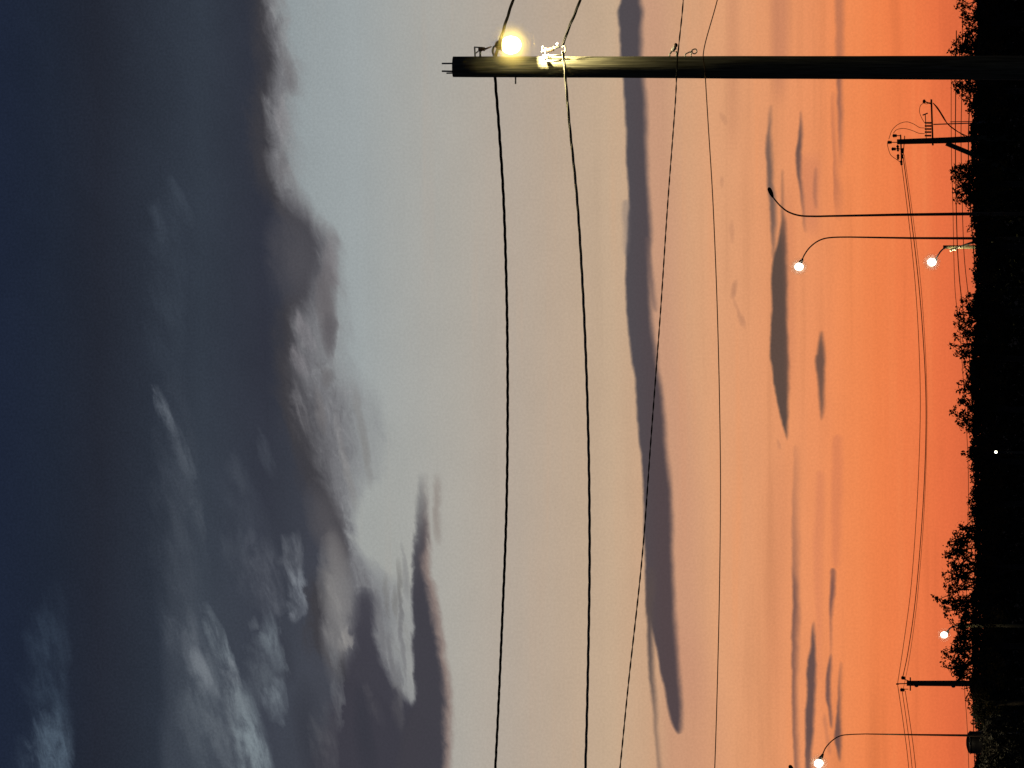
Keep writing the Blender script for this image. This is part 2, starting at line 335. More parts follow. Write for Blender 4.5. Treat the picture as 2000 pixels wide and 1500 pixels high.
def glow(name, rgb, k):
    m = bpy.data.materials.new(name); m.use_nodes = True
    t = m.node_tree; t.nodes.clear()
    e = t.nodes.new('ShaderNodeEmission'); e.inputs['Color'].default_value = rgb + (1,); e.inputs['Strength'].default_value = k
    o = t.nodes.new('ShaderNodeOutputMaterial'); t.links.new(e.outputs[0], o.inputs['Surface'])
    return m
M_WOOD = mat('weathered_pole_wood', (0.14, 0.13, 0.09), 0.9, 0, 0.65, 6.0, 0.1, (9, 9, 0.3))
M_STEEL = mat('galvanised_steel', (0.30, 0.30, 0.29), 0.5, 0.7, 0.2, 20)
M_LAMPPOST = mat('painted_lamp_steel', (0.22, 0.15, 0.10), 0.6, 0.2, 0.2, 6)
M_DARK = mat('dark_cast_housing', (0.035, 0.033, 0.033), 0.6, 0.2, 0.2, 10)
M_BLACK = mat('black_cable_sheath', (0.012, 0.011, 0.011), 0.95, 0, 0.2, 30, 0.03)
M_COPPER = mat('weathered_conductor', (0.06, 0.035, 0.02), 0.8, 0.0, 0.2, 20, 0.1)
M_PALE = mat('bare_aluminium_cable', (0.28, 0.265, 0.22), 0.7, 0.0, 0.25, 30, 0.2)
M_PORC = mat('glazed_porcelain', (0.62, 0.58, 0.55), 0.25, 0, 0.1, 12, 0.5)
M_PORCD = mat('brown_glazed_porcelain', (0.06, 0.035, 0.025), 0.3, 0, 0.2, 12, 0.5)
def leafmat(name, rgb, tr, k=0.4):
    m = mat(name, rgb, 0.7, 0, 0.5, 3.0, 0.15); t = m.node_tree
    o = t.nodes['Material Output']; b = t.nodes['Principled BSDF']
    x = t.nodes.new('ShaderNodeBsdfTranslucent'); x.inputs['Color'].default_value = tr + (1,)
    mx = t.nodes.new('ShaderNodeMixShader'); mx.inputs[0].default_value = k
    t.links.new(b.outputs[0], mx.inputs[1]); t.links.new(x.outputs[0], mx.inputs[2]); t.links.new(mx.outputs[0], o.inputs['Surface'])
    return m
M_LEAF = leafmat('leaf', (0.07, 0.07, 0.03), (0.16, 0.13, 0.05)); M_LEAF2 = leafmat('dark_leaf', (0.035, 0.04, 0.018), (0.12, 0.09, 0.04))
M_WOODS = mat('far_leaf', (0.02, 0.022, 0.012), 0.8, 0, 0.4, 1.0, 0.1)
M_BARK = mat('bark', (0.06, 0.05, 0.04), 0.9, 0, 0.4, 10)
M_GROUND = mat('dry_grass_ground', (0.05, 0.05, 0.03), 0.95, 0, 0.4, 0.4)
M_HILL = mat('wooded_hill_ground', (0.012, 0.013, 0.008), 0.95, 0, 0.4, 0.05)
M_TANK = mat('dark_tank_plastic', (0.007, 0.006, 0.007), 0.6, 0, 0.2, 6)
M_WALL = mat('pale_wall_paint', (0.45, 0.46, 0.5), 0.9, 0, 0.15, 2)
M_ROOF = mat('dark_roof_sheet', (0.04, 0.04, 0.045), 0.7, 0, 0.2, 2)
G_SODIUM = glow('sodium_lamp_lens', (1.0, 0.82, 0.38), 20.0)
G_WHITE = glow('white_street_lamp_lens', (1.0, 0.92, 0.80), 5.5)
def halo_volume(name, rgb, dens):  # added scattering ball that imitates bloom round a lit lamp, no glass there
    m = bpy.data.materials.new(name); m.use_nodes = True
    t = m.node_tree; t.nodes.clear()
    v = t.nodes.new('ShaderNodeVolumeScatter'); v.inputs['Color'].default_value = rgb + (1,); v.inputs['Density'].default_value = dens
    g = t.nodes.new('ShaderNodeTexCoord'); q = t.nodes.new('ShaderNodeVectorMath'); q.operation = 'DISTANCE'   # denser towards the heart
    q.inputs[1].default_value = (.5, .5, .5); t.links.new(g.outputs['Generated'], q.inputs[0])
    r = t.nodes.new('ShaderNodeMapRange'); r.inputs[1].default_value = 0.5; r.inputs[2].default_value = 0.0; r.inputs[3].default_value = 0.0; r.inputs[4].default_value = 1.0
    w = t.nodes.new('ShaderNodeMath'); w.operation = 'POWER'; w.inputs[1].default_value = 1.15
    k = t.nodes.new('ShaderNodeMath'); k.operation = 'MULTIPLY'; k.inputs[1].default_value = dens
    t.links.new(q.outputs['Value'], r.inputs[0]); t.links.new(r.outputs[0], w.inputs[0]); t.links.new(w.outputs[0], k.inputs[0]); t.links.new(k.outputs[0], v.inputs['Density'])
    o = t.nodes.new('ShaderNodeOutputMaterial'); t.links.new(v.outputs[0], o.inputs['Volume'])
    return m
V_SODIUM = halo_volume('yellow_bloom_halo', (1.0, 0.78, 0.26), 4.2)
V_WHITE = halo_volume('white_bloom_halo', (1.0, 0.86, 0.66), 2.4)
G_PORCH = glow('porch_lamp_globe', (1.0, 0.95, 0.7), 14.0)

# ------------------------------------------------------------------ mesh builder
class MB:
    def __init__(s): s.v = []; s.f = []
    def ring(s, c, t, r, n, ref=None):
        t = t.normalized()
        a = ref if ref is not None else (Vector((0, 0, 1)) if abs(t.z) < 0.9 else Vector((0, 1, 0)))
        u = t.cross(a).normalized(); w = t.cross(u).normalized()
        i0 = len(s.v)
        for k in range(n):
            an = 2 * math.pi * k / n
            s.v.append(c + u * (math.cos(an) * r) + w * (math.sin(an) * r))
        return i0
    def tube(s, pts, rad, n=8, cap=True):
        pts = [Vector(p) for p in pts]
        if not isinstance(rad, (list, tuple)): rad = [rad] * len(pts)
        prev = None; first = None
        d0 = (pts[-1] - pts[0])
        ref = None
        for i, p in enumerate(pts):
            t = (pts[min(i + 1, len(pts) - 1)] - pts[max(i - 1, 0)])
            if ref is None:
                tt = t.normalized(); ref = Vector((0.13, 0.97, 0.2)) if abs(tt.y) < 0.8 else Vector((0, 0.1, 1))
            cur = s.ring(p, t, rad[i], n, ref)
            if prev is not None:
                for k in range(n):
                    s.f.append((prev + k, prev + (k + 1) % n, cur + (k + 1) % n, cur + k))
            else: first = cur
            prev = cur
        if cap:
            s.f.append(tuple(first + k for k in reversed(range(n)))); s.f.append(tuple(prev + k for k in range(n)))
        return s
    def lathe(s, a, b, prof, n=14):
        """profile of (fraction along a-b, radius)"""
        a, b = Vector(a), Vector(b)
        return s.tube_exact([a + (b - a) * q[0] for q in prof], [max(q[1], 1e-4) for q in prof], (b - a), n)
    def tube_exact(s, pts, rad, t, n):
        prev = None
        for p, r in zip(pts, rad):
            cur = s.ring(p, t, r, n)
            if prev is not None:
                for k in range(n): s.f.append((prev + k, prev + (k + 1) % n, cur + (k + 1) % n, cur + k))
            else: s.f.append(tuple(cur + k for k in reversed(range(n))))
            prev = cur
        s.f.append(tuple(prev + k for k in range(n)))
        return s
    def ball(s, c, r, sc=(1, 1, 1), n=14, m=9, axis=None):
        c = Vector(c); i0 = len(s.v)
        ax = (axis or Vector((0, 0, 1))).normalized()
        u = ax.orthogonal().normalized(); w = ax.cross(u)
        for j in range(m + 1):
            th = math.pi * j / m
            for k in range(n):
                ph = 2 * math.pi * k / n
                s.v.append(c + u * (r * sc[0] * math.sin(th) * math.cos(ph)) + w * (r * sc[1] * math.sin(th) * math.sin(ph)) + ax * (r * sc[2] * math.cos(th)))
        for j in range(m):
            for k in range(n):
                s.f.append((i0 + j * n + k, i0 + (j + 1) * n + k, i0 + (j + 1) * n + (k + 1) % n, i0 + j * n + (k + 1) % n))
        return s
    def bar(s, a, b, w, d):
        """rectangular bar from a to b, w across, d deep"""
        a, b = Vector(a), Vector(b); t = (b - a).normalized()
        dd = Vector((0, 1, 0)); dd = (dd - t * dd.dot(t)).normalized(); ww = t.cross(dd)
        i = len(s.v)
        for p in (a, b):
            for (x, y) in ((-1, -1), (1, -1), (1, 1), (-1, 1)):
                s.v.append(p + ww * (x * w / 2) + dd * (y * d / 2))
        s.f += [(i, i + 3, i + 2, i + 1), (i + 4, i + 5, i + 6, i + 7)] + [(i + k, i + (k + 1) % 4, i + 4 + (k + 1) % 4, i + 4 + k) for k in range(4)]
        return s
    def leaf(s, c, l, w, rng):
        a = Vector((rng.gauss(0, 1), rng.gauss(0, 1), rng.gauss(0, .8))).normalized()
        b = a.orthogonal().normalized(); q = a.cross(b)
        an = rng.random() * 6.28; b = b * math.cos(an) + q * math.sin(an); q = a.cross(b)
        i = len(s.v)
        s.v += [c - a * l * .5, c + b * w * .5 + q * w * .12, c + a * l * .5, c - b * w * .5 + q * w * .12]
        s.f += [(i, i + 1, i + 2), (i, i + 2, i + 3)]
    def build(s, name, m, parent=None, loc=None, smooth=True):
        o0 = Vector((0, 0, 0)) if parent is None and loc is None else (Vector(loc) if loc is not None else WORLD[parent.name])
        me = bpy.data.meshes.new(name)
        me.from_pydata([tuple(p - o0) for p in s.v], [], s.f); me.update()
        if smooth:
            for p in me.polygons: p.use_smooth = len(p.vertices) == 4
        me.materials.append(m)
        o = bpy.data.objects.new(name, me); COL.objects.link(o)
        if parent is not None: o.parent = parent
        else: o.location = o0
        WORLD[o.name] = o0
        return o
WORLD = {}
def tag(o, label=None, cat=None, group=None, kind=None):
    if label: o['label'] = label
    if cat: o['category'] = cat
    if group: o['group'] = group
    if kind: o['kind'] = kind
    return o
def thing(name, loc, label, cat, group=None):
    o = bpy.data.objects.new(name, None); COL.objects.link(o); o.location = loc; o.empty_display_size = 0.3
    WORLD[o.name] = Vector(loc)
    return tag(o, label, cat, group)
def spline(pts, n):
    """Catmull-Rom through pts (tuples)"""
    out = []; P = [Vector(p) for p in pts]
    P = [P[0] * 2 - P[1]] + P + [P[-1] * 2 - P[-2]]
    for i in range(1, len(P) - 2):
        a, b, c, d = P[i - 1], P[i], P[i + 1], P[i + 2]
        for k in range(n):
            t = k / n
            out.append(0.5 * ((2 * b) + (c - a) * t + (2 * a - 5 * b + 4 * c - d) * t * t + (3 * b - a - 3 * c + d) * t ** 3))
    out.append(P[-2])
    return out
def pxpath(pts, Y, n=12):
    """photo-measured course of a line, at depth Y (number or function of py)"""
    q = spline([(p[0], p[1], 0) for p in pts], n)
    return [at(p.x, p.y, Y(p.y) if callable(Y) else Y) for p in q]

# ------------------------------------------------------------------ setting: ground and hill
g = MB()
xs = [-3000, -800, -300, -120, -60, -30, 0, 30, 60, 120, 300, 800, 3000]
ys = [-300, -50, 0, 40, 75, 110, 150, 200, 260, 330, 420]
for y in ys:
    for x in xs: g.v.append(Vector((x, y, 0)))
nx = len(xs)
for j in range(len(ys) - 1):
    for i in range(nx - 1):
        a = j * nx + i; g.f.append((a, a + 1, a + nx + 1, a + nx))
tag(g.build('ground', M_GROUND), kind='structure')
h = MB(); rows = 26; colsn = 240
hr = random.Random(3)
prof = [hr.uniform(-1, 1) for _ in range(colsn + 1)]
for j in range(rows + 1):
    t = j / rows
    y = 420 + t * 900 if t < 0.9 else 1230 + (t - 0.9) * 60000
    for i in range(colsn + 1):
        x = (i / colsn - 0.5) * 1400 * (1 if t < .9 else 6)
        z = 0.004 + max(0, 12.6 * (1 - (1 - min(1, t / 0.6)) ** 2)) + (prof[i] * 0.5 + 1.2 * math.sin(x * 0.011 + 1)) * min(1, t * 2)
        h.v.append(Vector((x, y, z)))
for j in range(rows):
    for i in range(colsn):
        a = j * (colsn + 1) + i; h.f.append((a, a + 1, a + colsn + 2, a + colsn + 1))
tag(h.build('hill', M_HILL), kind='structure')

# ------------------------------------------------------------------ big utility pole with lamp
Y1 = 75.0; K1 = Y1 / F
base1 = ground_at(134.6, Y1)
pole = thing('utility_pole', base1, 'tall thick wooden utility pole with a glowing yellow lamp near its top', 'utility pole', 'wooden utility poles')
b = MB()
n_seg = 26
top = at(885, 130.5, Y1)
pts = [base1.lerp(top, k / n_seg) for k in range(n_seg + 1)]
pr = random.Random(2)
rad = [(24.6 + (20.3 - 24.6) * k / n_seg) * K1 * (1 + pr.uniform(-.012, .012)) for k in range(n_seg + 1)]
b.tube(pts, rad, 28)
b.build('shaft', M_WOOD, pole)
for (y, y2, x2, r) in ((124, 124, 863, 1.6), (139.5, 139, 863, 1.7), (142.6, 143, 872, 1.4)):
    MB().tube([at(890, y, Y1), at(x2, y2, Y1)], r * K1, 8).build('top_rod', M_STEEL, pole)
MB().tube([at(1007, 150, Y1), at(1007, 164, Y1)], 1.5 * K1, 8).build('step_spike', M_STEEL, pole)
# upper bracket (above the lamp)
br = MB()
br.tube([at(928, 112, Y1), at(927, 92, Y1)], 1.5 * K1, 8); br.tube([at(938, 112, Y1), at(938, 98, Y1)], 2.0 * K1, 8)
br.tube([at(926, 92, Y1), at(944, 93, Y1)], 1.3 * K1, 8); br.tube([at(929, 104, Y1), at(938, 97, Y1)], 1.2 * K1, 8)
br = br.build('upper_bracket', M_STEEL, pole)
ins = MB(); ins.lathe(at(934, 96, Y1), at(948, 96, Y1), [(0, 2 * K1), (.15, 5 * K1), (.35, 3 * K1), (.5, 5 * K1), (.65, 3 * K1), (.85, 4.5 * K1), (1, 2 * K1)])
ins.tube([at(947, 96, Y1), at(960, 91, Y1)], [2 * K1, 1.2 * K1], 8)
ins.build('insulator', M_PORCD, br)
# dead-end clamp below the lamp
br = MB()
br.bar(at(1058, 103, Y1 - .05), at(1060, 90, Y1 - .05), 2.5 * K1, 5 * K1); br.bar(at(1065, 106, Y1 - .08), at(1066, 93, Y1 - .08), 2.5 * K1, 5 * K1)
br.tube([at(1060, 100, Y1 - .06), at(1094, 91, Y1 - .06)], 1.8 * K1, 8); br.tube([at(1072, 106, Y1 - .1), at(1070, 112, Y1 - .1)], 2 * K1, 8)
br.bar(at(1060, 108, Y1 - .14), at(1100, 108, Y1 - .14), 3 * K1, 3 * K1)
br = br.build('dead_end_bracket', M_STEEL, pole)
MB().lathe(at(1068, 99, Y1 - .06), at(1082, 95, Y1 - .06), [(0, 2 * K1), (.1, 5.5 * K1), (.3, 3.2 * K1), (.5, 5.5 * K1), (.7, 3.2 * K1), (.9, 5.5 * K1), (1, 2 * K1)]).build('insulator', M_PORCD, br)
MB().ball(at(1089, 86, Y1 - .08), 3.2 * K1).ball(at(1083, 93, Y1 - .1), 2.6 * K1).build('ball_fitting', M_PORC, br)
MB().tube([at(1070, 120, Y1 - .19), at(1096, 118, Y1 - .2)], 2.2 * K1, 8).ball(at(1070, 120, Y1 - .17), 4.2 * K1).build('through_bolt', M_STEEL, br)
MB().tube(pxpath([(1098, 92), (1103, 90), (1104, 98), (1102, 104)], Y1 - .16, 6), 1.7 * K1, 8).build('cable_loop', M_PALE, br)
# lower insulator and hook
br = MB(); br.tube([at(1308, 112, Y1), at(1308, 106, Y1), at(1313, 99, Y1)], 1.6 * K1, 8); br.tube([at(1322, 112, Y1), at(1321, 100, Y1)], 1.6 * K1, 8)
br = br.build('lower_bracket', M_STEEL, pole)
MB().lathe(at(1313, 100, Y1), at(1319, 92, Y1), [(0, 2.5 * K1), (.2, 4.5 * K1), (.5, 3.2 * K1), (.8, 4.5 * K1), (1, 3 * K1)]).build('insulator', M_PORC, br)
MB().ball(at(1320, 88.5, Y1), 4.5 * K1, (1.1, 1, .8)).build('insulator_cap', M_PORCD, br)
hk = [(1338, 112), (1339, 106), (1344, 103), (1349, 102), (1350, 112)]
MB().tube(pxpath(hk, Y1, 6), 1.2 * K1, 8).tube(pxpath([(1349, 102), (1353, 97), (1359, 96), (1361, 101), (1357, 105), (1352, 103), (1352, 99)], Y1, 5), 1.2 * K1, 8).build('cable_hook', M_STEEL, pole)
# lamp: short arm, housing and drop lens, standing off the right-hand camera side of the shaft
LY = Y1 - .46; kk = LY / F
Lc = at(998, 88, LY)
la = MB()
la.tube([at(966, 112, Y1 - .02), at(962, 100, Y1 - .06), at(964, 92, LY), at(970, 88, LY)], 2.2 * K1, 10)
la = la.build('lamp_arm', M_STEEL, pole)
MB().lathe(at(967, 88, LY), at(982, 88, LY), [(0, 4 * kk), (.2, 8 * kk), (.7, 10 * kk), (1, 13 * kk)]).build('lamp_housing', M_DARK, la)
MB().ball(Lc, 17.5 * kk, (1.0, 1.0, 1.13), 28, 18, Vector((0.08, 0, -1))).build('lamp_lens', G_SODIUM, la)
MB().ball(Lc, 49 * kk, (1, 1, 1), 40, 24).build('bloom_halo', V_SODIUM, la)  # bloom round the lamp, an added volume and no part of the fitting
def lens_light(o_parent, c, energy, rgb, r, cone=150, blend=0.6):
    L = bpy.data.lights.new('lamp_light', 'SPOT'); L.energy = energy; L.color = rgb; L.shadow_soft_size = r
    L.spot_size = math.radians(cone); L.spot_blend = blend
    lo = bpy.data.objects.new('lamp_light', L); COL.objects.link(lo); lo.parent = o_parent
    lo.location = c - WORLD[o_parent.name]
lens_light(pole, at(1046, 76, Y1 - .26), 400, (1.0, .86, .46), .05, 170, .12)

# ------------------------------------------------------------------ cables on the big pole
def cable(name, pts, Y, r, material, label, strands=1, pitch=0.9, group='overhead cables on the thick pole'):
    path = pxpath(pts, Y, 16)
    m = MB()
    if strands == 1:
        m.tube(path, r, 8)
    else:
        d = 0.0; fine = []
        for i in range(len(path) - 1):
            L = (path[i + 1] - path[i]).length; k = max(1, int(L / (pitch / 8)))
            for j in range(k): fine.append((path[i].lerp(path[i + 1], j / k)))
        fine.append(path[-1])
        acc = [0.0]
        for i in range(1, len(fine)): acc.append(acc[-1] + (fine[i] - fine[i - 1]).length)
        for sidx in range(strands):
            q = []
            for i, p in enumerate(fine):
                t = (fine[min(i + 1, len(fine) - 1)] - fine[max(0, i - 1)]).normalized()
                u = t.cross(Vector((0, 1, 0))).normalized(); w = t.cross(u)
                an = 2 * math.pi * (acc[i] / pitch + sidx / strands)
                q.append(p + u * math.cos(an) * r * .56 + w * math.sin(an) * r * .56)
            m.tube(q, r * .58, 6)
    o = m.build(name, material, None, path[0])
    return tag(o, label, 'cable', group)
Yf = lambda off, k: (lambda py: Y1 + off + k * max(0.0, py - 131) / 1000.0 - 6.0 * max(0.0, 100 - py) / 1000.0)
cable('overhead_cable', [(1120, -340), (1062, -180), (1002, 0), (981, 66), (968, 112), (967, 150), (975, 255), (984, 400), (990, 600), (991.5, 800), (989, 1000), (981, 1210), (969, 1470), (955, 1700), (930, 2000)],
      Yf(.22, 6), 2.75 * K1, M_BLACK, 'uppermost thick black twisted cable crossing behind the thick lamp pole', 3)
cable('overhead_cable', [(1260, -340), (1195, -180), (1133, 0), (1112, 52), (1099, 88)],
      Yf(-.14, 6), 2.6 * K1, M_BLACK, 'short dark twisted cable coming down to the clamp just below the yellow lamp', 3)
cable('overhead_cable', [(1099, 100), (1103, 130), (1106, 170), (1113, 250), (1128, 400), (1141, 620), (1149, 850), (1151.5, 1050), (1150, 1220), (1144, 1480), (1134, 1700), (1112, 2000)],
      Yf(-.34, 0), 2.5 * K1, M_PALE,
      'second thick twisted cable, lit pale yellow where it leaves the pole under the lamp', 3)
cable('overhead_cable', [(1352, -340), (1343, -150), (1334.5, 0), (1326, 86), (1322, 130), (1319, 200), (1304, 400), (1290, 610), (1272, 850), (1254, 1090), (1228, 1330), (1211, 1500), (1190, 1700), (1150, 2000)],
      Yf(-.2, -8), 1.35 * K1, M_BLACK, 'thin dark cable slanting across the long dark cloud bar', 2, 0.5)
cable('overhead_cable', [(1470, -300), (1438, -150), (1401, 0), (1375, 96), (1377, 140), (1383, 240), (1393, 405), (1402, 640), (1407, 900), (1406, 1100), (1402, 1300), (1396, 1500), (1386, 1750), (1370, 2000)],
      Yf(-.2, 2), 1.0 * K1, M_COPPER, 'lowest and thinnest brown wire on the thick lamp pole', 1)

# ------------------------------------------------------------------ second utility pole (brace, equipment arm)
Y2 = 230.0; K2 = Y2 / F
b2 = ground_at(264.5, Y2)
p2 = thing('utility_pole', b2, 'distant wooden utility pole with equipment arm, loose jumpers and a slanting brace', 'utility pole', 'wooden utility poles')
MB().tube([b2, at(1930, 270, Y2), at(1850, 274, Y2), at(1752, 277, Y2)], [7.5 * K2, 6.4 * K2, 6 * K2, 5 * K2], 14).build('shaft', M_WOOD, p2)
MB().tube([at(1848, 280, Y2 - .3), at(1920, 310, Y2 - .3), at(2060, 369, Y2 - .3)], [4.6 * K2, 4.8 * K2, 5.2 * K2], 12).build('brace', M_WOOD, p2)
ca = MB(); ca.bar(at(1759, 264, Y2 - .2), at(1761, 318, Y2 - .9), 2.6 * K2, 4 * K2); ca.bar(at(1767, 266, Y2 + .2), at(1764, 304, Y2 - .4), 1.6 * K2, 3 * K2)
ca = ca.build('crossarm', M_WOOD, p2)
def bell(x0, y0, x1, y1, Yd, r, m, par, name='insulator'):
    MB().lathe(at(x0, y0, Yd), at(x1, y1, Yd), [(0, .35 * r), (.25, r), (.4, .6 * r), (.55, .95 * r), (.7, .55 * r), (.85, .85 * r), (1, .3 * r)], 10).build(name, m, par)
for (x, y) in ((1744, 265), (1734, 278), (1742, 291)):
    MB().tube([at(x + 5, y, Y2), at(1760, y, Y2)], .8 * K2, 6).build('insulator_pin', M_STEEL, ca)
    bell(x - 1, y, x + 8, y, Y2, 4 * K2, M_PORCD, ca)
for (x0, y0, x1, y1) in ((1753, 283, 1754, 296), (1763, 289, 1763, 300), (1754, 301, 1754, 312), (1762, 301, 1762, 310), (1760, 313, 1761, 323)):
    bell(x0, y0, x1, y1, Y2 - .3, 3.2 * K2, M_PORCD, ca)
ea = MB(); ea.bar(at(1819, 194, Y2 - .25), at(1822, 284, Y2 - .25), 3.4 * K2, 4 * K2)
ea = ea.build('equipment_arm', M_WOOD, p2)
for y in (240, 246, 252, 258, 265):
    MB().lathe(at(1806, y, Y2 - .25), at(1819, y, Y2 - .25), [(0, 1.2 * K2), (.2, 2.3 * K2), (.35, 1.2 * K2), (.5, 2.3 * K2), (.65, 1.2 * K2), (.8, 2.3 * K2), (1, 1.2 * K2)], 8).build('fuse_cutout', M_PORCD, ea)
ef = MB(); ef.bar(at(1808, 236, Y2 - .25), at(1809, 270, Y2 - .25), 1.4 * K2, 1.6 * K2); ef.bar(at(1802, 225, Y2 - .25), at(1812, 221, Y2 - .25), 2.4 * K2, 2.4 * K2)
ef.tube([at(1807, 222, Y2 - .25), at(1808, 238, Y2 - .25)], .9 * K2, 6)
ef.build('fuse_frame', M_STEEL, ea)
MB().ball(at(1805, 198, Y2 - .25), 4.4 * K2, (1, .8, .7)).tube([at(1805, 198, Y2 - .25), at(1819, 203, Y2 - .25)], 1.2 * K2, 6).build('lightning_arrester', M_DARK, ea)
jm = MB()
for pts in ([(1736, 272), (1742, 255), (1754, 243), (1770, 238), (1784, 242), (1796, 249), (1806, 250)],
            [(1745, 260), (1752, 253), (1766, 251), (1782, 255), (1794, 260), (1806, 261)],
            [(1733, 280), (1735, 290), (1740, 303), (1752, 312), (1760, 318)],
            [(1806, 200), (1798, 206), (1796, 218), (1800, 230), (1806, 240)],
            [(1802, 200), (1810, 203), (1818, 199)]):
    jm.tube(pxpath(pts, Y2 - .3, 8), .55 * K2, 6)
jm.build('jumper_wire', M_COPPER, p2)
MB().tube(pxpath([(1822, 201), (1831, 210), (1842, 227), (1851, 242), (1864, 253), (1878, 261), (1892, 267)], Y2 - .2, 8), .9 * K2, 6)\
    .tube(pxpath([(1824, 203), (1834, 217), (1846, 236), (1856, 246), (1872, 258), (1884, 266)], Y2 - .35, 8), .8 * K2, 6).build('drop_cable', M_BLACK, p2)
MB().tube([at(1823, 243, Y2 - .25), at(2000, 237, Y2 - .25)], 1.1 * K2, 6).tube([at(1856, 238, Y2 - .1), at(1960, 236, Y2 - .1)], .8 * K2, 6).build('conduit_rod', M_STEEL, p2)

# ------------------------------------------------------------------ third utility pole
Y3 = 250.0; K3 = Y3 / F
b3 = ground_at(1335, Y3)
p3 = thing('utility_pole', b3, 'plain distant wooden utility pole with a short crossarm, beside the large bush', 'utility pole', 'wooden utility poles')
MB().tube([b3, at(1905, 1335, Y3), at(1771, 1334.5, Y3)], [7 * K3, 6 * K3, 5.2 * K3], 14).build('shaft', M_WOOD, p3)
ca = MB(); ca.bar(at(1778, 1323, Y3 - .2), at(1778, 1349, Y3 - .2), 2.4 * K3, 4 * K3); ca.tube([at(1760, 1346, Y3 - .2), at(1774, 1346, Y3 - .2)], .7 * K3, 6); ca.tube([at(1764, 1326, Y3 - .2), at(1778, 1331, Y3 - .2)], .8 * K3, 6)
ca = ca.build('crossarm', M_WOOD, p3)
MB().tube([at(1752, 1335.5, Y3), at(1772, 1335, Y3)], 1.0 * K3, 8).build('insulator_pin', M_STEEL, p3)
bell(1760, 1324, 1768, 1324, Y3 - .2, 4.3 * K3, M_PORCD, ca); bell(1758, 1347, 1767, 1348, Y3 - .2, 4.3 * K3, M_PORCD, ca)
bell(1750, 1336, 1756, 1336, Y3, 2 * K3, M_PORCD, p3)
for (x, y) in ((1790, 1342), (1862, 1343)): MB().ball(at(x, y - 2, Y3), 2.4 * K3, (1, 1, 1.6)).build('bolt', M_STEEL, p3)

Ybt = lambda py: Y2 - .9 + (Y3 - Y2 + .7) * (py - 320) / 1020.0
gw = 'thin wires between the two distant poles'
def wire(pts, Y, r, label, group=gw, m=M_COPPER):
    path = pxpath(pts, Y, 10)
    return tag(MB().tube(path, r, 6).build('power_line', m, None, path[0]), label, 'wire', group)
wire([(1761, 320), (1776, 440), (1788, 560), (1795, 680), (1797.5, 790), (1795, 900), (1789, 1020), (1779, 1150), (1766, 1250), (1753, 1336)], Ybt, .62 * K2, 'upper of the thin wires sagging between the two distant utility poles')
wire([(1764, 306), (1779, 420), (1793, 540), (1803, 660), (1808.5, 780), (1807, 900), (1800, 1030), (1788, 1170), (1774, 1270), (1763, 1324)], Ybt, .85 * K2, 'thicker lower wire sagging between the two distant utility poles')
wire([(1766, 302), (1782, 415), (1797, 540), (1806, 660), (1810.5, 780), (1809, 900), (1803, 1030), (1791.5, 1170), (1777, 1280), (1764, 1347)], lambda py: Ybt(py) + .5, .45 * K2, 'faint wire hugging the thicker one between the two distant utility poles')
g3 = 'thin wires leaving the plain distant pole'
for (x0, y0, x1, x2, t) in ((1753, 1336, 1775, 1796, 'uppermost'), (1762, 1349, 1781.5, 1802, 'middle'), (1768, 1349, 1788.5, 1810, 'lowest')):
    wire([(x0, y0), ((x0 + x1) / 2 + 1, (y0 + 1500) / 2), (x1, 1500), (x2, 1720)], Y3, .6 * K3, t + ' of three thin wires leaving the plain distant pole towards the left edge', g3)
gc = 'low communication cables behind the trees'
Yc = lambda py: Y2 + 3 + (Y3 - Y2) * (py - 300) / 1020.0
for (pts, r, t) in (
        ([(1858, 100), (1858, 274), (1861, 400), (1865, 560), (1874, 640), (1882, 750), (1889, 860), (1891.5, 960), (1889, 1080), (1887, 1200), (1884, 1335), (1889, 1420), (1896, 1600)], .8, 'long faint low cable running just above the tree tops to the plain distant pole'),
        ([(1868, 60), (1866, 274), (1868, 420), (1872, 520), (1880, 600), (1893, 700), (1904, 850), (1906, 1000), (1900, 1335), (1908, 1600)], 1.3, 'thick low cable crossing the slim lamp posts above the dark trees'),
        ([(1880, -100), (1879, 150), (1877, 274), (1880, 420), (1884, 510), (1894, 600), (1904, 700), (1912, 900), (1905, 1335), (1914, 1600)], 1.0, 'lower thin cable crossing the slim lamp posts above the dark trees'),
        ([(1899, 60), (1896, 170), (1893.5, 210), (1891.5, 268), (1892, 330), (1897, 430), (1907, 560)], 1.5, 'short thick low cable meeting the braced pole just over the treetops')):
    wire(pts, Yc, r * .72 * K2, t, gc, M_COPPER)

